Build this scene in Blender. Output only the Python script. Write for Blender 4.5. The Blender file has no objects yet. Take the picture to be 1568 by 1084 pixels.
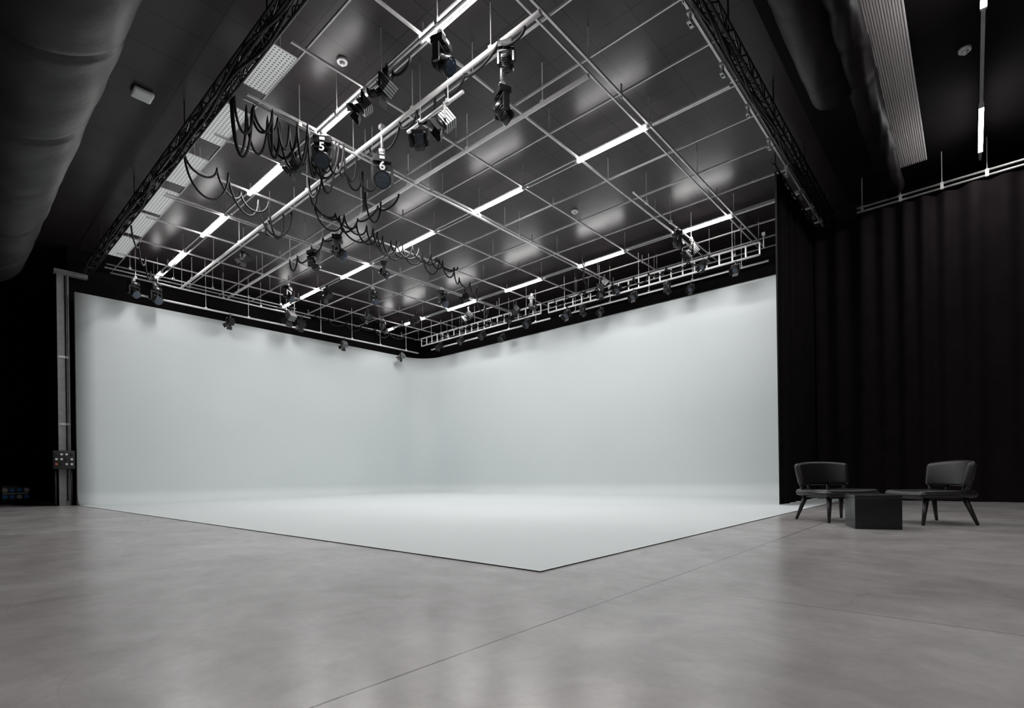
import bpy, bmesh, math, random
from mathutils import Vector, Matrix
random.seed(7)
S=0.74   # metres per unit (unit = camera height)
scene=bpy.context.scene
scene.view_settings.view_transform='Standard'

# ---------------------------------------------------------------- materials
def mat(name,col,rough=.6,metal=0.,spec=.5,emit=None,estr=0,noise=None,bump=0,bscale=20):
    m=bpy.data.materials.new(name); m.use_nodes=True
    nt=m.node_tree; b=nt.nodes['Principled BSDF']
    b.inputs['Base Color'].default_value=(*col,1)
    b.inputs['Roughness'].default_value=rough
    b.inputs['Metallic'].default_value=metal
    b.inputs['Specular IOR Level'].default_value=spec
    if emit:
        b.inputs['Emission Color'].default_value=(*emit,1)
        b.inputs['Emission Strength'].default_value=estr
    tc=nt.nodes.new('ShaderNodeTexCoord')
    if noise:
        sc,amt=noise
        n=nt.nodes.new('ShaderNodeTexNoise'); n.inputs['Scale'].default_value=sc; n.inputs['Detail'].default_value=5
        nt.links.new(tc.outputs['Object'],n.inputs['Vector'])
        r=nt.nodes.new('ShaderNodeMapRange')
        r.inputs['From Min'].default_value=.3; r.inputs['From Max'].default_value=.7
        r.inputs['To Min'].default_value=1-amt; r.inputs['To Max'].default_value=1+amt
        nt.links.new(n.outputs['Fac'],r.inputs['Value'])
        mx=nt.nodes.new('ShaderNodeVectorMath'); mx.operation='SCALE'
        mx.inputs[0].default_value=col
        nt.links.new(r.outputs['Result'],mx.inputs['Scale'])
        nt.links.new(mx.outputs['Vector'],b.inputs['Base Color'])
    if bump:
        n=nt.nodes.new('ShaderNodeTexNoise'); n.inputs['Scale'].default_value=bscale; n.inputs['Detail'].default_value=4
        nt.links.new(tc.outputs['Object'],n.inputs['Vector'])
        bp=nt.nodes.new('ShaderNodeBump'); bp.inputs['Strength'].default_value=bump; bp.inputs['Distance'].default_value=.02
        nt.links.new(n.outputs['Fac'],bp.inputs['Height']); nt.links.new(bp.outputs['Normal'],b.inputs['Normal'])
    return m

M_white=mat('cyc_white_paint',(.69,.735,.745),.6,noise=(.25,.025))
M_blackwall=mat('black_wall_paint',(.0062,.0047,.0054),.9,noise=(1.5,.2),spec=.15)
M_curtain=mat('black_velvet',(.0062,.0047,.0056),.95,noise=(3,.2),spec=.1)
M_curtain2=mat('brownish_black_velvet',(.0098,.0072,.008),.95,noise=(3,.2),spec=.1)  # slightly paler, browner black than the other curtain
M_rail=mat('galvanised_rail',(.58,.56,.56),.4,metal=.4,noise=(8,.12))
M_silver=mat('aluminium',(.66,.65,.65),.35,metal=.5,noise=(6,.1))
M_pipe=mat('white_painted_pipe',(.85,.83,.83),.35,metal=.1,noise=(6,.05))
M_dsilver=mat('brushed_aluminium_housing',(.42,.42,.42),.4,metal=.5,noise=(6,.1))
M_black=mat('black_powder_coat',(.011,.010,.011),.45,noise=(9,.2))
M_plastic=mat('black_plastic',(.010,.010,.011),.35,noise=(12,.2))
M_cable=mat('black_rubber',(.008,.007,.0075),.7,noise=(10,.2),spec=.3)
M_lens=mat('lens_glass',(.05,.065,.09),.05,noise=(4,.1))
M_blue=mat('blue_label',(.08,.25,.6),.5,noise=(4,.1))
M_grey=mat('grey_steel',(.28,.275,.28),.5,metal=.1,noise=(5,.15))
M_duct=mat('duct_fabric',(.0085,.0064,.0073),.5,noise=(2,.25),bump=.5,bscale=3,spec=.18)
M_tube=mat('led_tube',(1,1,1),.5,emit=(1,.985,.975),estr=36)
M_fabric=mat('charcoal_upholstery',(.016,.0138,.0155),.38,noise=(60,.2),bump=.15,bscale=250)
M_leg=mat('dark_stained_wood',(.011,.010,.010),.45,noise=(20,.2))
M_table=mat('table_black_lacquer',(.009,.008,.009),.35,noise=(8,.15))
M_wht=mat('white_plastic',(.6,.6,.6),.4,noise=(6,.05))
M_red=mat('red_socket',(.45,.08,.04),.5,noise=(6,.05))

def striped(name,c1,c2,scale,axis):
    m=mat(name,c1,.5); nt=m.node_tree; b=nt.nodes['Principled BSDF']
    tc=nt.nodes.new('ShaderNodeTexCoord')
    w=nt.nodes.new('ShaderNodeTexWave'); w.bands_direction=axis; w.inputs['Scale'].default_value=scale
    w.inputs['Distortion'].default_value=0
    nt.links.new(tc.outputs['Object'],w.inputs['Vector'])
    r=nt.nodes.new('ShaderNodeMixRGB'); r.inputs[1].default_value=(*c1,1); r.inputs[2].default_value=(*c2,1)
    nt.links.new(w.outputs['Fac'],r.inputs[0]); nt.links.new(r.outputs[0],b.inputs['Base Color'])
    return m
M_corr=striped('corrugated_sheet',(.88,.84,.84),(.72,.68,.68),6,'Y')
M_perf=mat('perforated_tray_added_glow',(.5,.5,.5),.5)
def perf():
    nt=M_perf.node_tree; b=nt.nodes['Principled BSDF']; tc=nt.nodes.new('ShaderNodeTexCoord')
    v=nt.nodes.new('ShaderNodeTexVoronoi'); v.voronoi_dimensions='2D'; v.inputs['Scale'].default_value=16; v.inputs['Randomness'].default_value=0
    nt.links.new(tc.outputs['Object'],v.inputs['Vector'])
    r=nt.nodes.new('ShaderNodeValToRGB'); r.color_ramp.elements[0].position=.2; r.color_ramp.elements[0].color=(.15,.15,.15,1)
    r.color_ramp.elements[1].position=.3; r.color_ramp.elements[1].color=(.85,.85,.85,1)
    nt.links.new(v.outputs['Distance'],r.inputs[0]); nt.links.new(r.outputs[0],b.inputs['Base Color'])
    nt.links.new(r.outputs[0],b.inputs['Emission Color']); b.inputs['Emission Strength'].default_value=.2  # weak glow added to brighten the tray sheet, which is no lamp
perf()

def ceiling_mat():
    m=mat('ceiling_tiles',(.02,.018,.019),.3,spec=.34); nt=m.node_tree; b=nt.nodes['Principled BSDF']
    tc=nt.nodes.new('ShaderNodeTexCoord')
    br=nt.nodes.new('ShaderNodeTexBrick'); br.offset=0; br.squash=1
    br.inputs['Color1'].default_value=(.0265,.0198,.0215,1); br.inputs['Color2'].default_value=(.0205,.0153,.0166,1)
    br.inputs['Mortar'].default_value=(.003,.003,.003,1)
    br.inputs['Scale'].default_value=1; br.inputs['Mortar Size'].default_value=.013
    br.inputs['Brick Width'].default_value=1.45*S*1.0; br.inputs['Row Height'].default_value=2.17*S*.5
    nt.links.new(tc.outputs['Object'],br.inputs['Vector']); nt.links.new(br.outputs['Color'],b.inputs['Base Color'])
    n=nt.nodes.new('ShaderNodeTexNoise'); n.inputs['Scale'].default_value=1.2
    nt.links.new(tc.outputs['Object'],n.inputs['Vector'])
    r=nt.nodes.new('ShaderNodeMapRange'); r.inputs['To Min'].default_value=.27; r.inputs['To Max'].default_value=.42
    nt.links.new(n.outputs['Fac'],r.inputs['Value']); nt.links.new(r.outputs['Result'],b.inputs['Roughness'])
    return m
M_ceil=ceiling_mat()

def floor_mat():
    m=mat('polished_concrete',(.3,.28,.28),.3,spec=.55); nt=m.node_tree; L=nt.links; b=nt.nodes['Principled BSDF']
    tc=nt.nodes.new('ShaderNodeTexCoord')
    def noise(sc,det,rough=.6,dist=0,stretch=None):
        n=nt.nodes.new('ShaderNodeTexNoise'); n.inputs['Scale'].default_value=sc; n.inputs['Detail'].default_value=det
        n.inputs['Roughness'].default_value=rough; n.inputs['Distortion'].default_value=dist
        if stretch:
            mp=nt.nodes.new('ShaderNodeMapping'); mp.inputs['Scale'].default_value=stretch[0]; mp.inputs['Rotation'].default_value=(0,0,stretch[1])
            L.new(tc.outputs['Object'],mp.inputs['Vector']); L.new(mp.outputs['Vector'],n.inputs['Vector'])
        else: L.new(tc.outputs['Object'],n.inputs['Vector'])
        return n
    def maprange(src,a,b_,c,d,smooth=False):
        r=nt.nodes.new('ShaderNodeMapRange'); 
        if smooth: r.interpolation_type='SMOOTHSTEP'
        r.inputs['From Min'].default_value=a; r.inputs['From Max'].default_value=b_; r.inputs['To Min'].default_value=c; r.inputs['To Max'].default_value=d
        L.new(src,r.inputs['Value']); return r.outputs['Result']
    def mul(vec,fac):
        v=nt.nodes.new('ShaderNodeVectorMath'); v.operation='SCALE'; L.new(vec,v.inputs[0]); L.new(fac,v.inputs['Scale']); return v.outputs['Vector']
    n1=noise(.55,6,.62,.6); n2=noise(2.3,7,.65,.4); n3=noise(60,3); n5=noise(1.1,2,.4)
    r1=nt.nodes.new('ShaderNodeValToRGB')
    e=r1.color_ramp.elements; e[0].position=.32; e[0].color=(.335,.308,.307,1); e[1].position=.66; e[1].color=(.50,.480,.481,1)
    L.new(n1.outputs['Fac'],r1.inputs[0])
    c=mul(r1.outputs[0],maprange(n2.outputs['Fac'],.3,.7,.82,1.11))
    n6=noise(6,5,.6,.2,((1,.25,1),.6)); c=mul(c,maprange(n6.outputs['Fac'],.3,.7,.94,1.04))
    n9=noise(26,4,.7); c=mul(c,maprange(n9.outputs['Fac'],.3,.7,.96,1.03))
    n7=noise(1.7,1,.3); c=mul(c,maprange(n7.outputs['Fac'],.72,.80,1,.80,True))
    n8=noise(.7,1,.3,.0,((1,.5,1),.3)); a=nt.nodes.new('ShaderNodeMath'); a.operation='SUBTRACT'; L.new(n8.outputs['Fac'],a.inputs[0]); a.inputs[1].default_value=.5
    ab=nt.nodes.new('ShaderNodeMath'); ab.operation='ABSOLUTE'; L.new(a.outputs[0],ab.inputs[0])
    c=mul(c,maprange(ab.outputs[0],.0,.0012,.92,1,True))
    sx=nt.nodes.new('ShaderNodeSeparateXYZ'); L.new(tc.outputs['Object'],sx.inputs[0])
    def joint(out,pos,per,wd):
        a=nt.nodes.new('ShaderNodeMath'); a.operation='SUBTRACT'; L.new(out,a.inputs[0]); a.inputs[1].default_value=pos*S
        f=nt.nodes.new('ShaderNodeMath'); f.operation='PINGPONG'; L.new(a.outputs[0],f.inputs[0]); f.inputs[1].default_value=per*S
        g=nt.nodes.new('ShaderNodeMath'); g.operation='LESS_THAN'; L.new(f.outputs[0],g.inputs[0]); g.inputs[1].default_value=wd
        return g
    j1=joint(sx.outputs['Y'],2.17,5.,.005); j2=joint(sx.outputs['X'],4.34,5.,.0025)
    mx=nt.nodes.new('ShaderNodeMath'); mx.operation='MAXIMUM'; L.new(j1.outputs[0],mx.inputs[0]); L.new(j2.outputs[0],mx.inputs[1])
    fm=nt.nodes.new('ShaderNodeMixRGB'); L.new(mx.outputs[0],fm.inputs[0]); L.new(c,fm.inputs[1]); fm.inputs[2].default_value=(.08,.072,.072,1)
    L.new(fm.outputs[0],b.inputs['Base Color'])
    L.new(maprange(n5.outputs['Fac'],.3,.7,.22,.28),b.inputs['Roughness'])
    bp=nt.nodes.new('ShaderNodeBump'); bp.inputs['Strength'].default_value=.04; bp.inputs['Distance'].default_value=.01
    L.new(n3.outputs['Fac'],bp.inputs['Height']); L.new(bp.outputs['Normal'],b.inputs['Normal'])
    return m
M_floor=floor_mat()

# ---------------------------------------------------------------- mesh helpers
def finish(bm,name,mats,smooth=False,parent=None,loc=None,rot=None):
    bm.normal_update()
    for v in bm.verts: v.co*=S
    me=bpy.data.meshes.new(name); bm.to_mesh(me); bm.free()
    for m in (mats if isinstance(mats,(list,tuple)) else [mats]): me.materials.append(m)
    if smooth:
        for p in me.polygons: p.use_smooth=True
    ob=bpy.data.objects.new(name,me); scene.collection.objects.link(ob)
    if parent: ob.parent=parent
    if loc is not None: ob.location=Vector(loc)*S
    if rot is not None: ob.rotation_euler=rot
    return ob
def box(bm,c,d,mi=0,M=None):
    r=bmesh.ops.create_cube(bm,size=1)
    vs=r['verts']
    for v in vs:
        v.co=Vector((v.co.x*d[0],v.co.y*d[1],v.co.z*d[2]))+Vector(c)
        if M: v.co=M@v.co
    for f in {f for v in vs for f in v.link_faces}: f.material_index=mi
    return vs
def cyl(bm,p1,p2,r1,r2=None,seg=12,mi=0,caps=True,M=None):
    p1=Vector(p1);p2=Vector(p2); r2=r1 if r2 is None else r2
    d=p2-p1; L=d.length
    q=d.to_track_quat('Z','Y').to_matrix().to_4x4()
    T=Matrix.Translation((p1+p2)/2)@q
    if M: T=M@T
    r=bmesh.ops.create_cone(bm,cap_ends=caps,segments=seg,radius1=r1,radius2=r2,depth=L,matrix=T)
    for f in {f for v in r['verts'] for f in v.link_faces}:
        f.material_index=mi; f.smooth=len(f.verts)==4 and seg>6
    return r['verts']
def beam(bm,p1,p2,w,mi=0): return cyl(bm,p1,p2,w*.7071,seg=4,mi=mi)
def rbox(name,dims,bev,m,parent,loc=(0,0,0),rot=None,cuts=0,fn=None):
    bm=bmesh.new(); box(bm,(0,0,0),dims)
    bmesh.ops.bevel(bm,geom=bm.edges[:],offset=bev,segments=4,profile=.5,affect='EDGES')
    for i in range(cuts):
        x=-dims[0]/2+dims[0]*(i+1)/(cuts+1)
        bmesh.ops.bisect_plane(bm,geom=bm.verts[:]+bm.edges[:]+bm.faces[:],plane_co=(x,0,0),plane_no=(1,0,0))
    if fn:
        for v in bm.verts: v.co=fn(v.co)
    return finish(bm,name,m,True,parent,loc,rot)
def empty(name,loc=(0,0,0),rz=0):
    e=bpy.data.objects.new(name,None); scene.collection.objects.link(e); e.location=Vector(loc)*S; e.rotation_euler=(0,0,rz); e.empty_display_size=.1
    return e
def curve_obj(name,polys,r,m):
    cu=bpy.data.curves.new(name,'CURVE'); cu.dimensions='3D'; cu.bevel_depth=r*S; cu.bevel_resolution=2
    for pts in polys:
        sp=cu.splines.new('POLY'); sp.points.add(len(pts)-1)
        for i,p in enumerate(pts): sp.points[i].co=(p[0]*S,p[1]*S,p[2]*S,1)
    cu.materials.append(m)
    ob=bpy.data.objects.new(name,cu); scene.collection.objects.link(ob); return ob

# ---------------------------------------------------------------- room shell
X0,X1=-9,23.3; Y0,Y1=-16,28.7; YR=38; XR=4.05; ZC=11.0
bm=bmesh.new(); box(bm,((X0+X1)/2,(Y0+YR)/2,-.1),(X1-X0+.4,YR-Y0+.4,.2)); finish(bm,'floor',M_floor)
bm=bmesh.new(); box(bm,((X0+X1)/2,(3.5+YR)/2,ZC+.1),(X1-X0+.4,YR-3.5+.2,.2)); finish(bm,'ceiling',M_ceil)
bm=bmesh.new(); box(bm,((X0+X1)/2,(Y0+3.4)/2-.1,ZC+.1),(X1-X0+.4,3.4-Y0+.2,.2)); finish(bm,'ceiling_side_bay',M_blackwall)
def wall(name,a,b):
    bm=bmesh.new(); c=[(a[i]+b[i])/2 for i in range(2)]
    box(bm,(c[0],c[1],ZC/2),(abs(a[0]-b[0]),abs(a[1]-b[1]),ZC)); finish(bm,name,M_blackwall)
wall('wall_right',(X1,Y0-.2),(X1+.2,Y1))
wall('wall_left',(XR,Y1),(X1+.2,YR+.2))
wall('wall_recess',(X0,YR),(XR,YR+.2))
wall('wall_back',(X0-.2,Y0-.2),(X0,YR+.2))
wall('wall_side',(X0,Y0-.2),(X1,Y0))

# ---------------------------------------------------------------- cyclorama
def cyclorama():
    xe,yl,xr,ye=4.18,28.0,22.7,3.34; Rc=1.6; R=.6; top=8.93
    path=[]
    n=24
    for i in range(n+1): path.append((xe+(xr-Rc-xe)*i/n,yl,0,-1))
    for i in range(1,17):
        a=math.pi/2*(1-i/16); path.append((xr-Rc+Rc*math.cos(a),yl-Rc+Rc*math.sin(a),-math.cos(a),-math.sin(a)))
    for i in range(1,n+1): path.append((xr,yl-Rc-(yl-Rc-ye)*i/n,-1,0))
    prof=[(R*(1-math.sin(a)),.012+R*(1-math.cos(a))) for a in [math.pi/2*k/14 for k in range(15)]]
    prof+= [(0,R+.012+(top-R)*k/6) for k in range(1,7)]
    prof[-1]=(0,top)
    prof+=[(-.14,top),(-.14,.0)]
    bm=bmesh.new(); rows=[]
    for (x,y,nx,ny) in path: rows.append([bm.verts.new((x+nx*d,y+ny*d,z)) for d,z in prof])
    for i in range(len(rows)-1):
        for k in range(len(prof)-1):
            f=bm.faces.new((rows[i][k],rows[i+1][k],rows[i+1][k+1],rows[i][k+1])); f.smooth=k<len(prof)-3
            if k==len(prof)-2: f.material_index=1
    fl=[r[0] for r in rows]
    fc=bm.verts.new((xe,ye,.012))
    bm.faces.new([fc]+fl)
    for r in (rows[0],rows[-1]):
        g=bm.verts.new((r[0].co.x,r[0].co.y,0))
        f=bm.faces.new([g]+r); f.material_index=0
    bmesh.ops.recalc_face_normals(bm,faces=bm.faces[:])
    return finish(bm,'cyclorama',[M_white,M_black])
cyclorama()

# ---------------------------------------------------------------- ceiling grid
GX=[5.55,7.0,8.45,9.9,11.35,12.8,14.4,16.0,17.65,19.3,20.8,22.2]
GY=[4.15,6.33,8.54,10.7,12.96,15.1,17.3,19.4,21.6,23.9,25.9,28.0]
ZG=10.25
bm=bmesh.new()
for y in GY: box(bm,((5.2+22.9)/2,y,ZG),(17.7,.05,.05))
for y in (6.33,12.96,19.4): box(bm,((5.2+22.9)/2,y+.22,ZG+.02),(17.7,.04,.04))
for i,x in enumerate(GX): box(bm,(x,(4.0+28.4)/2,ZG+.05),(.036 if i not in(1,5,9) else .05,24.4,.05))
for x in (7.22,13.02,19.52): box(bm,(x,(4.0+28.4)/2,ZG+.08),(.04,24.4,.04))
for i,x in enumerate(GX):
    for j,y in enumerate(GY):
        if (i+j)%2==0: cyl(bm,(x,y,ZG),(x,y,ZC),.013,seg=5)
        if (i*3+j)%4==1: box(bm,(x,y,ZG+.1),(.05,.02,.35))
for x in (7.0,12.8,19.3):
    box(bm,(x,5.25,ZG-.02),(.08,2.0,.06))
finish(bm,'ceiling_grid',M_rail)

# linear lights
TY=[(6.4,8.6),(10.75,13.0),(15.1,17.4),(19.4,21.7),(23.7,25.6),(26.8,27.6)]
def light(bm,L):
    box(bm,(0,0,.0),(.1,L,.075),0)
    box(bm,(0,0,.07),(.08,L+.1,.06),1)
    for s in(-1,1): box(bm,(0,s*(L/2+.03),0),(.105,.06,.09),1)
tubecache={}
def add_light(x,y,z,L,rz=0,power=0):
    k=round(L,2)
    if k not in tubecache:
        bm=bmesh.new(); light(bm,L); ob=finish(bm,'linear_ceiling_light',[M_tube,M_wht]); tubecache[k]=ob.data
    else:
        ob=bpy.data.objects.new('linear_ceiling_light',tubecache[k]); scene.collection.objects.link(ob)
    ob.location=Vector((x,y,z))*S; ob.rotation_euler=(0,0,rz)
    if power:
        la=bpy.data.lights.new('tube_output','AREA'); la.shape='RECTANGLE'; la.size=.1*S; la.size_y=L*S; la.energy=power; la.color=(1,.985,.97); la.spread=math.radians(172)
        lo=bpy.data.objects.new('tube_output',la); scene.collection.objects.link(lo); lo.parent=ob; lo.location=(0,0,-.045*S)
for x in (7.0,12.8,19.3):
    for i,(a,b) in enumerate(TY): add_light(x,(a+b)/2,ZG-.04,b-a,0,[84,56,50,56,42,0][i])
for x in (.6,):
    for y in (-8,-3.5): add_light(x,y,ZG,2.2,0,85)
for x in (-6,):
    for y in (-8,-1,6,13): add_light(x,y,ZG,2.2,0,[55,70,40,30][[-8,-1,6,13].index(y)])
for x in (19.4,13.0,6.6,.2): add_light(x,-.25,ZG+.1,2.5,math.pi/2,50)
bm=bmesh.new(); box(bm,(10.,-.25,ZG+.22),(23.,.07,.05))
for x in (21,16.2,9.8,3.4): cyl(bm,(x,-.25,ZG+.2),(x,-.25,ZC),.02,seg=6)
finish(bm,'light_track',M_rail)

# hanging pipes
def pipe(name,p1,p2,r,m,hang=True,n=4):
    bm=bmesh.new(); cyl(bm,p1,p2,r,seg=10)
    p1=Vector(p1);p2=Vector(p2)
    if hang:
        for i in range(n):
            p=p1.lerp(p2,(i+.5)/n); cyl(bm,p,(p.x,p.y,ZC),.012,seg=5); box(bm,p+Vector((0,0,.03)),(.09,.09,.1))
    return finish(bm,name,m)
pipe('lighting_pipe',(8.0,6.2,10.0),(8.0,27.5,10.0),.055,M_pipe,n=8)
pipe('lighting_pipe',(10.0,6.4,10.0),(10.0,27.5,10.0),.055,M_pipe,n=8)
pipe('lighting_pipe',(8.0,8.4,9.55),(8.0,10.4,9.55),.04,M_silver,n=2)
pipe('lighting_pipe',(5.3,12.7,9.95),(16,12.7,9.95),.035,M_silver,n=5)
pipe('lighting_pipe',(6.8,5.0,9.95),(6.8,12.6,9.95),.035,M_silver,n=4)
pipe('lighting_pipe',(15.,8.0,9.95),(22.3,8.0,9.95),.03,M_silver,n=4)
pipe('lighting_pipe',(6.0,27.3,9.15),(21.6,27.3,9.15),.045,M_pipe,n=8)
pipe('lighting_pipe',(5.2,27.0,9.75),(14.0,27.0,9.75),.04,M_silver,n=5)
pipe('lighting_pipe',(5.0,26.6,9.95),(13.0,26.6,9.95),.03,M_silver,n=5)
pipe('lighting_pipe',(21.9,5.9,9.25),(21.9,16.,9.25),.045,M_pipe,n=5)
pipe('lighting_pipe',(21.9,16.6,9.25),(21.9,26.3,9.25),.045,M_pipe,n=5)
pipe('lighting_pipe',(22.3,5.5,9.95),(22.3,27.,9.95),.03,M_silver,n=6)
for (x,y,z) in [(8.4,7.6,9.5),(8.0,11.5,9.5),(21.5,5.95,9.6)]:
    bm=bmesh.new(); cyl(bm,(x,y,z+.03),(x,y,ZG-.03),.03,seg=8); box(bm,(x,y,ZG-.08),(.12,.12,.1)); 
    finish(bm,'drop_pole',M_silver)

def ladder(name,x,y0,y1,z,h=.44):
    bm=bmesh.new()
    for zz in (z,z+h): cyl(bm,(x,y0,zz),(x,y1,zz),.045,seg=8)
    n=int((y1-y0)/.5)
    for i in range(n+1):
        y=y0+(y1-y0)*i/n; cyl(bm,(x,y,z),(x,y,z+h),.035,seg=6)
    for i in range(5):
        y=y0+(y1-y0)*(i+.5)/5; cyl(bm,(x,y,z+h),(x,y,ZC),.015,seg=5)
    finish(bm,name,M_pipe)
ladder('ladder_truss',21.5,6.1,16.4,9.42,.48)
ladder('ladder_truss',21.5,16.9,26.8,9.5,.48)

def truss(name,p1,p2,w,h,m,bay=.42,r=.03):
    bm=bmesh.new(); p1=Vector(p1);p2=Vector(p2); d=(p2-p1).normalized(); s=Vector((-d.y,d.x,0))*w/2; u=Vector((0,0,h/2))
    cs=[s+u,s-u,-s-u,-s+u]
    for c in cs: cyl(bm,p1+c,p2+c,r,seg=8)
    n=int((p2-p1).length/bay); n+=n%2
    for i in range(n):
        a=p1.lerp(p2,i/n); b=p1.lerp(p2,(i+1)/n)
        for k in range(4):
            c1,c2=cs[k],cs[(k+1)%4]
            if i%2: c1,c2=c2,c1
            beam(bm,a+c1,b+c2,r*.8)
        if i%2==0:
            for k in range(4): beam(bm,a+cs[k],a+cs[(k+1)%4],r*.8)
    for i in range(6):
        p=p1.lerp(p2,(i+.5)/6); cyl(bm,p+u,(p.x,p.y,ZC),.02,seg=5)
    return finish(bm,name,m)
truss('lighting_truss',(4.6,-2,9.95),(4.6,27.9,9.95),.24,.3,M_black)
truss('lighting_truss',(3,3.72,9.95),(22.6,3.72,9.95),.24,.3,M_black)
bm=bmesh.new()
for i in range(9):
    x=8+i*1.7; box(bm,(x,3.93,9.73),(.14,.1,.06)); cyl(bm,(x,3.93,9.73),(x,3.93,9.5),.03,seg=6); box(bm,(x,3.93,9.52),(.2,.07,.04))
finish(bm,'truss_clamps',M_dsilver)
runs=[]
for k in range(5):
    pts=[]; ph=random.random()*6
    for i in range(110):
        y=0+27.5*i/109; pts.append((4.6-.18+.09*k+.05*math.sin(y*1.3+ph),y,9.74+.08*math.sin(y*2.1+ph*2)-.08*(k%2)+.36*(k>1)))
    runs.append(pts)
for k in range(3):
    pts=[]; ph=random.random()*6
    for i in range(80):
        x=4+18*i/79; pts.append((x,3.7+.06*math.sin(x*1.5+ph),9.74-.09*abs(math.sin(x*1.1+ph))))
    runs.append(pts)
curve_obj('truss_cable_bundle',runs,.028,M_cable)

# perforated cable trays
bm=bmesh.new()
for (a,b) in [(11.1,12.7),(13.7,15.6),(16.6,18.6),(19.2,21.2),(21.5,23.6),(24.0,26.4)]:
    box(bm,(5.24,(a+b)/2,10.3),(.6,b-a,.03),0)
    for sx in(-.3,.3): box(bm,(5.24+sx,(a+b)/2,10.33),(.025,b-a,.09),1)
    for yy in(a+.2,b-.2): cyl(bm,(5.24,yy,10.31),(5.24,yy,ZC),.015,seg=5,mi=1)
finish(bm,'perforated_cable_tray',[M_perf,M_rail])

# ---------------------------------------------------------------- ducts
def duct(name,axis,fix,zc,R,a0,a1,m,seg=36,dark=None,wr=.03,ring=2.6,groove=.05):
    bm=bmesh.new(); n=int((a1-a0)/.12); rows=[]
    for i in range(n+1):
        t=a0+(a1-a0)*i/n; row=[]
        dr=-groove*math.exp(-((((t-a0)%ring)-ring/2)/.07)**2)
        e=min((t-a0),(a1-t)); cap=math.sqrt(max(0,1-(1-min(e/(.5*R),1))**2)) if e<.5*R else 1
        for k in range(seg):
            th=2*math.pi*k/seg
            w=wr*(math.sin(3*th+t*1.7)+.7*math.sin(7*th-t*2.9+math.sin(t*1.3))+.5*math.sin(t*5.3+2*th))
            rr=(R*(1+dr)+w*R)*max(cap,.05)
            c=fix+rr*math.cos(th); z=zc+rr*math.sin(th)
            row.append(bm.verts.new((t,c,z) if axis=='X' else (c,t,z)))
        rows.append(row)
    for i in range(n):
        for k in range(seg):
            f=bm.faces.new((rows[i][k],rows[i][(k+1)%seg],rows[i+1][(k+1)%seg],rows[i+1][k])); f.smooth=True
    bm.faces.new(rows[0]); bm.faces.new(rows[-1])
    bmesh.ops.recalc_face_normals(bm,faces=bm.faces[:])
    for i in range(int((a1-a0)/ring)):
        t=a0+ring/2+ring*i
        p=(t,fix,zc+R*.9) if axis=='X' else (fix,t,zc+R*.9)
        cyl(bm,p,(p[0],p[1],ZC),.02,seg=5)
    if dark is not None:
        for i in range(int((a1-a0)/.28)):
            t=a0+.3+.28*i
            for a in (-150,-165,-180,165):
                th=math.radians(a); p=Vector((t+(.14 if a%2 else 0),fix+R*1.0*math.cos(th),zc+R*1.0*math.sin(th)))
                q=Vector((0,math.cos(th),math.sin(th))); cyl(bm,p,p+q*.03,.05,seg=8,mi=1)
    return finish(bm,name,[m,M_blackwall])
duct('air_duct','Y',1.10,9.5,1.46,-3,27,M_duct,seg=64,wr=.008,ring=3.2)
duct('air_duct','X',2.42,10.2,.48,2,14.8,M_duct,dark=True,wr=.012)
duct('air_duct','X',1.85,10.1,.30,2,21.0,M_duct,wr=.035,ring=1.3,groove=.1)
bm=bmesh.new()
n=34; x0,x1=2.,20.9
for i in range(n):
    y=1.0+.84*i/n; dz=.05 if i%2 else 0
    box(bm,((x0+x1)/2,y,10.74+dz),(x1-x0,.84/n*.98+.006,.06))
for x in (6,12,18): 
    for y in (1.1,1.75): cyl(bm,(x,y,10.8),(x,y,ZC),.02,seg=5)
finish(bm,'corrugated_metal_panel',M_corr)

# ---------------------------------------------------------------- curtains
def curtain(name,axis,fix,a0,a1,z0,z1,amp=.1,wl=.42,m=M_curtain,seed=1):
    bm=bmesh.new(); n=int(abs(a1-a0)/.045); nz=14; rows=[]
    rnd=random.Random(seed)
    ph=[rnd.random()*6.28 for _ in range(4)]
    for i in range(n+1):
        t=a0+(a1-a0)*i/n; row=[]
        w=t*2*math.pi/wl
        for k in range(nz+1):
            u=k/nz
            d=amp*((.45+.55*u)*math.sin(w+1.2*math.sin(t*1.7+ph[0]))+.5*math.sin(w*.43+ph[1]+.8*u)+.3*math.sin(w*.19+ph[2]+u*1.2))
            z=z0+(z1-z0)*u
            row.append(bm.verts.new((t,fix+d,z) if axis=='X' else (fix+d,t,z)))
        rows.append(row)
    for i in range(n):
        for k in range(nz):
            f=bm.faces.new((rows[i][k],rows[i+1][k],rows[i+1][k+1],rows[i][k+1])); f.smooth=True
    return finish(bm,name,m)
curtain('stage_curtain','X',4.3,16.75,22.6,.02,9.95,amp=.06)
curtain('stage_curtain','Y',21.35,-13.5,4.19,.02,9.75,amp=.09,wl=.6,m=M_curtain2,seed=5)
bm=bmesh.new()
for z in (9.85,10.0): cyl(bm,(21.3,-13.5,z),(21.3,2.9,z),.035,seg=8)
for i in range(16):
    y=-13+i*1.05; box(bm,(21.3,y,9.92),(.08,.08,.22)); cyl(bm,(21.3,y,9.9),(21.3,y,ZC),.015,seg=5)
finish(bm,'curtain_rail',M_silver)
bm=bmesh.new(); cyl(bm,(16.6,4.3,10.05),(22.6,4.3,10.05),.04,seg=8)
for x in (16.8,18,20,22.4): cyl(bm,(x,4.3,10.0),(x,4.3,ZC),.015,seg=5)
finish(bm,'curtain_rail',M_black)

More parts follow.
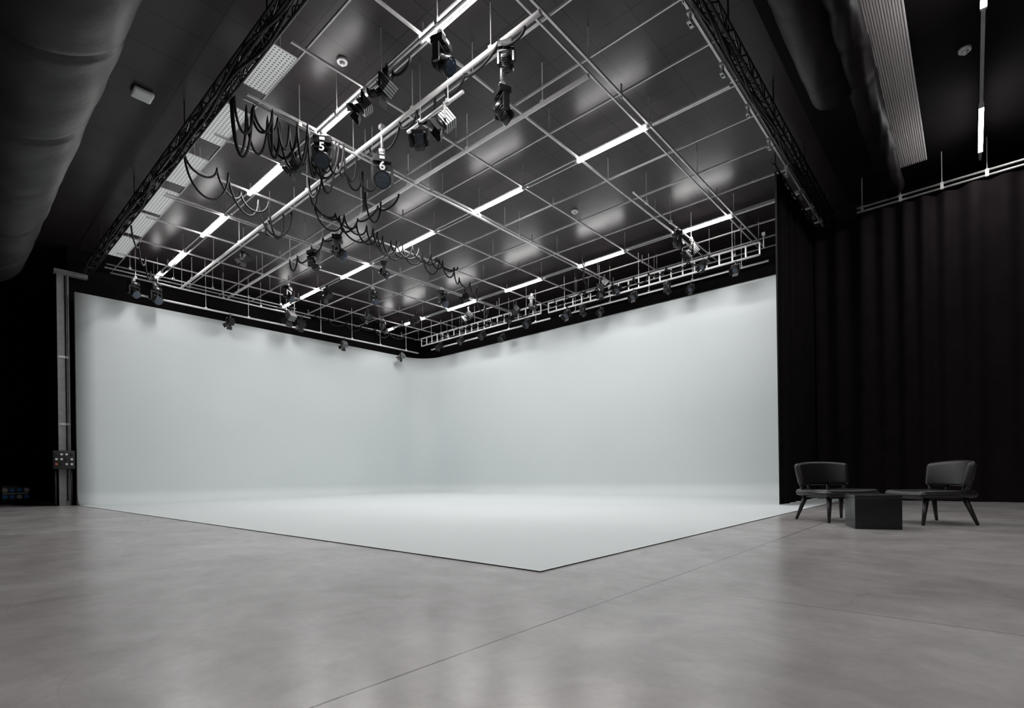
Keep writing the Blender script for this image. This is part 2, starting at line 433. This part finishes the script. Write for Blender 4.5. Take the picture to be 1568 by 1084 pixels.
# ---------------------------------------------------------------- stage lights
def moving_head():
    bm=bmesh.new()
    box(bm,(0,0,-.05),(.1,.1,.16),1)
    cyl(bm,(-.07,0,.02),(.07,0,.02),.07,seg=12,mi=1)
    box(bm,(0,0,-.2),(.42,.3,.16),0)
    box(bm,(0,-.155,-.2),(.12,.02,.07),2)
    cyl(bm,(0,0,-.28),(0,0,-.33),.12,seg=16)
    box(bm,(0,0,-.35),(.5,.16,.06),0)
    for s in(-1,1): box(bm,(s*.23,0,-.53),(.06,.15,.38),0)
    T=Matrix.Translation((0,0,-.62))@Matrix.Rotation(math.radians(-55),4,'X')
    cyl(bm,(0,0,.2),(0,0,-.05),.13,.17,seg=18,M=T)
    cyl(bm,(0,0,-.05),(0,0,-.27),.17,.19,seg=18,M=T)
    cyl(bm,(0,0,-.27),(0,0,-.275),.165,seg=18,mi=3,M=T)
    for k in range(5): cyl(bm,(0,0,.14-.05*k),(0,0,.125-.05*k),.16+.005*k,seg=18,M=T)
    for k in range(7):
        a=k*math.pi*2/6; rr=.1 if k<6 else 0
        cyl(bm,(rr*math.cos(a),rr*math.sin(a),-.27),(rr*math.cos(a),rr*math.sin(a),-.285),.04,seg=10,mi=3,M=T)
    cyl(bm,(-.26,0,-.62),(.26,0,-.62),.05,seg=10)
    return finish(bm,'moving_head_light',[M_plastic,M_silver,M_wht,M_lens])
def par_light(c):
    bm=bmesh.new()
    cyl(bm,(-.06,0,.02),(.06,0,.02),.06,seg=12,mi=1); box(bm,(0,0,-.08),(.06,.06,.16),1)
    box(bm,(0,0,-.17),(.5,.05,.03),1)
    for s in(-1,1): box(bm,(s*.24,0,-.33),(.025,.07,.32),1)
    T=Matrix.Translation((0,0,-.42))@Matrix.Rotation(math.radians(50),4,'X')
    box(bm,(0,0,.06),(.34,.34,.3),0,M=T)
    for k in range(4): box(bm,(0,0,-.04+.07*k),(.38,.38,.02),3,M=T)
    cyl(bm,(0,0,-.09),(0,0,-.2),.15,.17,seg=18,mi=3,M=T)
    cyl(bm,(0,0,-.19),(0,0,-.205),.145,seg=18,mi=2,M=T)
    for a in range(4):
        R=T@Matrix.Rotation(math.pi/2*a,4,'Z')@Matrix.Translation((0,.2,-.3))@Matrix.Rotation(math.radians(35),4,'X')
        box(bm,(0,0,0),(.32,.012,.2),3,M=R)
    cyl(bm,(-.25,0,-.42),(.25,0,-.42),.03,seg=8,mi=1)
    return finish(bm,'fresnel_spotlight',[c,M_black,M_lens,M_black])
mh=moving_head(); mhd=mh.data; bpy.data.objects.remove(mh)
ps=par_light(M_dsilver); psd=ps.data; bpy.data.objects.remove(ps)
pb=par_light(M_plastic); pbd=pb.data; bpy.data.objects.remove(pb)
def inst(name,data,loc,rz,s=1):
    ob=bpy.data.objects.new(name,data); scene.collection.objects.link(ob); ob.location=Vector(loc)*S; ob.rotation_euler=(0,0,rz); ob.scale=(s,s,s); return ob
def numbered(ob,txt):
    cu=bpy.data.curves.new('number_label','FONT'); cu.body=txt; cu.size=.28*S; cu.extrude=.004; cu.offset=.005; cu.align_x='CENTER'; cu.align_y='CENTER'
    cu.materials.append(M_wht)
    t=bpy.data.objects.new('number_label',cu); scene.collection.objects.link(t); t.parent=ob
    t.location=Vector((0,-.20,-.43))*S; t.rotation_euler=(math.radians(90),0,0)
for (x,y,z,rz,s) in [(6.9,7.85,9.8,.3,.9),(8.4,7.6,9.5,1.2,.9),(8.0,7.1,9.98,2,.7),
        (10.,17.2,9.9,.9,1.1),(10.,19,9.9,1.9,.95),(18.3,8.0,9.9,.9,.8),(16.7,19.2,10.1,.3,1.),(20.4,16.6,10.1,.5,.9),(6.8,27.,9.68,.4,1.),(6.,27.,9.68,.4,.9),
        (12.8,18.4,10.12,1.,.9),(14.4,21.6,10.12,.2,.9),(21.5,14.3,9.4,1.2,.7),(21.5,9.9,9.4,1.2,.65),(11.35,24,10.12,.7,.9),(17.65,25.5,10.12,.7,.9)]:
    inst('moving_head_light',mhd,(x,y,z),rz,s)
fz=math.radians(-48.4)+.25
numbered(inst('moving_head_light',mhd,(8.0,11.5,9.5),fz,1.1),'6')
numbered(inst('moving_head_light',mhd,(6.9,12.5,9.9),fz-.1,1.05),'5')
for (x,y,z,rz,s) in [(8.0,9.0,9.53,.8,.9),(8.0,9.9,9.53,2.2,.85),(6.8,9.6,9.93,.3,.85),(6.8,10.5,9.93,.9,.8),(12.7,26.6,9.9,.2,1.1),(16.2,27.3,9.08,0,.8),(20.3,27.3,9.08,.4,.8),(8.0,18.2,9.93,.5,.8)]:
    inst('fresnel_spotlight',psd,(x,y,z),rz,s)
for (x,y,z,rz,s) in [(19.6,8.0,9.9,.8,.9),(21.5,7.0,9.4,1.5,.7),(19.6,20.4,10.1,.8,1.),(18,22.9,10.1,.8,1.),(13.5,27.,9.68,0,.9),(10,27.3,9.08,.2,.8),(21.9,9.0,9.18,1.5,.6),(21.9,13.5,9.18,1.5,.6),(21.9,20,9.18,1.5,.7),(21.5,11.5,9.4,1.5,.7),(21.5,15.2,9.4,1.5,.8),(21.5,12.3,9.9,1.5,.7),(21.5,19,9.95,1.5,.7),(21.5,23,9.5,1.5,.7),
        (16,24.5,10.12,.4,.9),(17.65,18.6,10.12,.9,.8),(12.8,23,10.12,.3,.9),(7.0,14.2,10.12,.6,.8),
        (21.5,8.3,9.9,1.3,.7),(21.5,13.2,9.9,1.7,.7),(21.5,17.8,9.5,1.5,.75),(21.5,21.2,9.5,1.5,.75),(21.5,25,9.5,1.5,.75),(20.8,18,10.12,.5,.8),(8.45,21.5,10.12,.4,.8),(20.8,12.6,10.12,.4,.8)]:
    inst('fresnel_spotlight',pbd,(x,y,z),rz,s)

# ---------------------------------------------------------------- festoon cables
def festoon(p1,p2,n,drop,jit=.45,rnd=random.Random(3)):
    p1=Vector(p1);p2=Vector(p2)
    cur=p1.copy(); pts=[]
    for i in range(n):
        b=p1.lerp(p2,(i+1)/n); b=b+Vector((rnd.uniform(-jit,jit)*.3,rnd.uniform(-jit,jit)*.7,0))
        dr=drop*rnd.uniform(.4,1.15)
        N=26
        for k in range(N):
            t=k/N
            pts.append(cur.lerp(b,.5-.5*math.cos(math.pi*t))-Vector((0,0,dr*math.sin(math.pi*t))))
        cur=b
    pts.append(cur)
    return pts
F=[]
for k in range(3): F.append(festoon((4.85,12.8+.1*k,9.95),(7.3,12.6,9.95),5+k,1.15))
for k in range(2): F.append(festoon((4.75,16.0,9.95),(8.2,17.3,9.98),3+k,.95))
for k in range(3): F.append(festoon((8.6,16.2,10.1),(15.4,16.9,10.1),6+k,.65))
F.append(festoon((7.0,12.6,9.95),(8.7,12.7,9.95),3,.9)); F.append(festoon((7,12.6,9.95),(8.0,15.3,9.98),4,1.))
F.append(festoon((7.3,12.6,9.95),(10,14.5,9.98),4,.8))
F.append(festoon((8.1,12.2,9.95),(8.1,9.5,9.95),4,.4)); F.append(festoon((6.8,10.3,9.95),(6.8,8.6,9.95),3,.35))
F.append(festoon((15.4,16.9,10.1),(20.4,19.5,10.1),6,.5)); F.append(festoon((10.0,16.8,9.95),(10,21,9.95),4,.5))
F.append(festoon((4.85,22,9.95),(7,27,9.8),4,.5)); F.append(festoon((14,26.6,9.9),(20,27,9.9),6,.4)); F.append(festoon((18,12,10.1),(21.4,14,9.9),4,.4))
F.append(festoon((8.0,6.6,9.95),(8.0,9,9.95),3,.3)); F.append(festoon((10.0,13.5,9.95),(10,16.8,9.95),3,.3))
F.append(festoon((21.4,8,9.95),(21.4,16,9.95),9,.4,.2)); F.append(festoon((21.4,17.5,9.95),(21.4,25,9.95),8,.4,.2))
curve_obj('hanging_power_cables',F,.03,M_cable)

# ---------------------------------------------------------------- ceiling devices
def dome(name,x,y):
    bm=bmesh.new(); cyl(bm,(0,0,0),(0,0,-.06),.13,.12,seg=20); cyl(bm,(0,0,-.06),(0,0,-.13),.07,.04,seg=20); finish(bm,name,M_wht,loc=(x,y,ZC))
dome('smoke_detector',6.7,11.2); dome('smoke_detector',16.4,11.2); dome('smoke_detector',16.5,.05)
rbox('wireless_access_point',(.45,.42,.12),.05,M_wht,None,loc=(3.78,15.9,ZC-.07))

# ---------------------------------------------------------------- left column & power gear
bm=bmesh.new()
box(bm,(3.84,28.5,4.9),(.34,.3,9.8),0)
for s in (-1,1): box(bm,(3.84+s*.17,28.33,4.9),(.05,.06,9.8),0)
for z in (3.4,6.2): box(bm,(3.84,28.33,z),(.4,.05,.1),1)
box(bm,(4.1,28.3,9.72),(1.1,.3,.16),0)
cyl(bm,(3.92,28.32,.2),(3.92,28.32,9.6),.02,seg=8,mi=2)
finish(bm,'support_column',[M_grey,M_rail,M_cable])
e=empty('power_distribution_panel',(3.75,28.0,1.9),0)
rbox('enclosure',(.7,.25,.76),.03,M_black,e)
bm=bmesh.new()
for i in range(4):
    for k in range(3):
        cyl(bm,(-.24+.16*i,-.12,.22-.2*k),(-.24+.16*i,-.17,.22-.2*k),.045,seg=12,mi=1 if (i,k)==(0,2) else (2 if (i+k)%3==0 else 0))
finish(bm,'sockets',[M_wht,M_red,M_black],parent=e)
bm=bmesh.new(); 
for s in(-1,1): cyl(bm,(s*.25,.05,-.3),(s*.25,.05,-1.9),.03,seg=8)
finish(bm,'legs',M_black,parent=e)
def powerbox(loc,rz,w):
    e=empty('power_distribution_box',loc,rz)
    rbox('case',(w,.6,.8),.04,M_plastic,e,loc=(0,0,.46))
    bm=bmesh.new()
    for i in range(4):
        for k in range(2): cyl(bm,(-w/2+w*(i+.5)/4,-.29,.64-.32*k),(-w/2+w*(i+.5)/4,-.37,.64-.32*k),.1,seg=12,mi=0 if (i+k)%3 else 2)
    box(bm,(0,-.3,.48),(w*.9,.02,.05),2)
    finish(bm,'sockets',[M_blue,M_red,M_wht],parent=e)
    bm=bmesh.new()
    for s in(-1,1):
        for t in(-1,1): cyl(bm,(s*(w/2-.1),t*.22,0),(s*(w/2-.1),t*.22,.08),.05,seg=10)
        cyl(bm,(s*(w/2-.06),-.2,.93),(s*(w/2-.06),.2,.93),.03,seg=8); 
        for t in(-1,1): cyl(bm,(s*(w/2-.06),t*.2,.84),(s*(w/2-.06),t*.2,.94),.03,seg=8)
    finish(bm,'feet_and_handles',M_black,parent=e)
powerbox((1.65,34.0,0),.25,1.0); powerbox((2.75,34.0,0),.1,1.)
pts=[]
for i in range(40):
    t=i/39; pts.append((1.9+2.*t+.1*math.sin(9*t),33.2-4.4*t+.4*math.sin(7*t),.04))
pts2=[(p[0]+.1,p[1]-.3+.3*math.sin(i*.3),.04) for i,p in enumerate(pts)]
curve_obj('floor_cable',[pts,pts2],.04,M_cable)

# ---------------------------------------------------------------- lounge chairs & table
def chair(loc,rz,s=1):
    e=empty('lounge_chair',loc,rz); e.scale=(s,s,s)   # faces local -Y
    def seatfn(co):
        c=co.copy(); c.z-=.03*math.cos(c.x*2.2)*(1 if c.z>0 else 0)
        k=(c.y+.45)/.95; c.x*=1-.06*max(0,k); return c
    rbox('seat_cushion',(1.08,1.0,.15),.07,M_fabric,e,loc=(0,0,.56),cuts=8,fn=seatfn)
    def bend(co):
        c=co.copy(); R=.95; a=c.x/R; rr=R+c.y+c.z*.18
        c.z+=.05*(c.x/.6)**2*(-1 if c.z>0 else 0)
        return Vector((rr*math.sin(a),rr*math.cos(a)-R,c.z))
    rbox('backrest',(1.16,.14,.48),.068,M_fabric,e,loc=(0,.48,.93),cuts=16,fn=bend)
    bm=bmesh.new()
    for s in(-1,1):
        for t in(-1,1):
            cyl(bm,(s*.38,t*.32,.5),(s*.5,t*.46,0),.05,.025,seg=10)
        cyl(bm,(s*.42,.30,.52),(s*.52,.35,.80),.035,.03,seg=10)
        cyl(bm,(s*.2,.42,.5),(s*.22,.48,.78),.035,.03,seg=10)
        box(bm,(s*.38,0,.475),(.06,.8,.05))
    for t in(-1,1): box(bm,(0,t*.32,.475),(.78,.06,.05))
    finish(bm,'frame_and_legs',M_leg,parent=e)
Rv=Vector((.664,-.748)); Dv=Vector((.748,.664))
def P(r,d): return Rv*r+Dv*d
def yaw(r,d):
    f=P(r,d); return math.atan2(f.y,f.x)+math.pi/2
c=P(6.52,10.5); chair((c.x,c.y,0),yaw(.12,-.99),1.03)
c=P(7.83,9.75); chair((c.x,c.y,0),yaw(-.995,.08),1.0)
A=.68
c=P(6.31,9.12)
e=empty('coffee_table',(c.x,c.y,0),math.radians(-48.4-20))
rbox('top',(A+.008,A+.008,.05),.01,M_table,e,loc=(0,0,.56))
rbox('body',(A,A,.535),.01,M_table,e,loc=(0,0,.2675))

# ---------------------------------------------------------------- world & camera
w=bpy.data.worlds.new('world'); scene.world=w; w.use_nodes=True
w.node_tree.nodes['Background'].inputs[0].default_value=(.55,.5,.52,1); w.node_tree.nodes['Background'].inputs[1].default_value=.01
cam=bpy.data.cameras.new('camera'); co=bpy.data.objects.new('camera',cam); scene.collection.objects.link(co)
cam.sensor_width=36; cam.lens=796/1568*36; cam.shift_y=(728-542)/1568; cam.clip_end=200; cam.clip_start=.05
ya=math.radians(41.6); F_=Vector((math.cos(ya),math.sin(ya),0)); R_=Vector((math.sin(ya),-math.cos(ya),0)); U_=Vector((0,0,1))
ro=math.radians(.8)
r2=R_*math.cos(ro)-U_*math.sin(ro); u2=U_*math.cos(ro)+R_*math.sin(ro)
m=Matrix((r2,u2,-F_)).transposed().to_4x4(); m.translation=Vector((0,0,1))*S
co.matrix_world=m
scene.camera=co
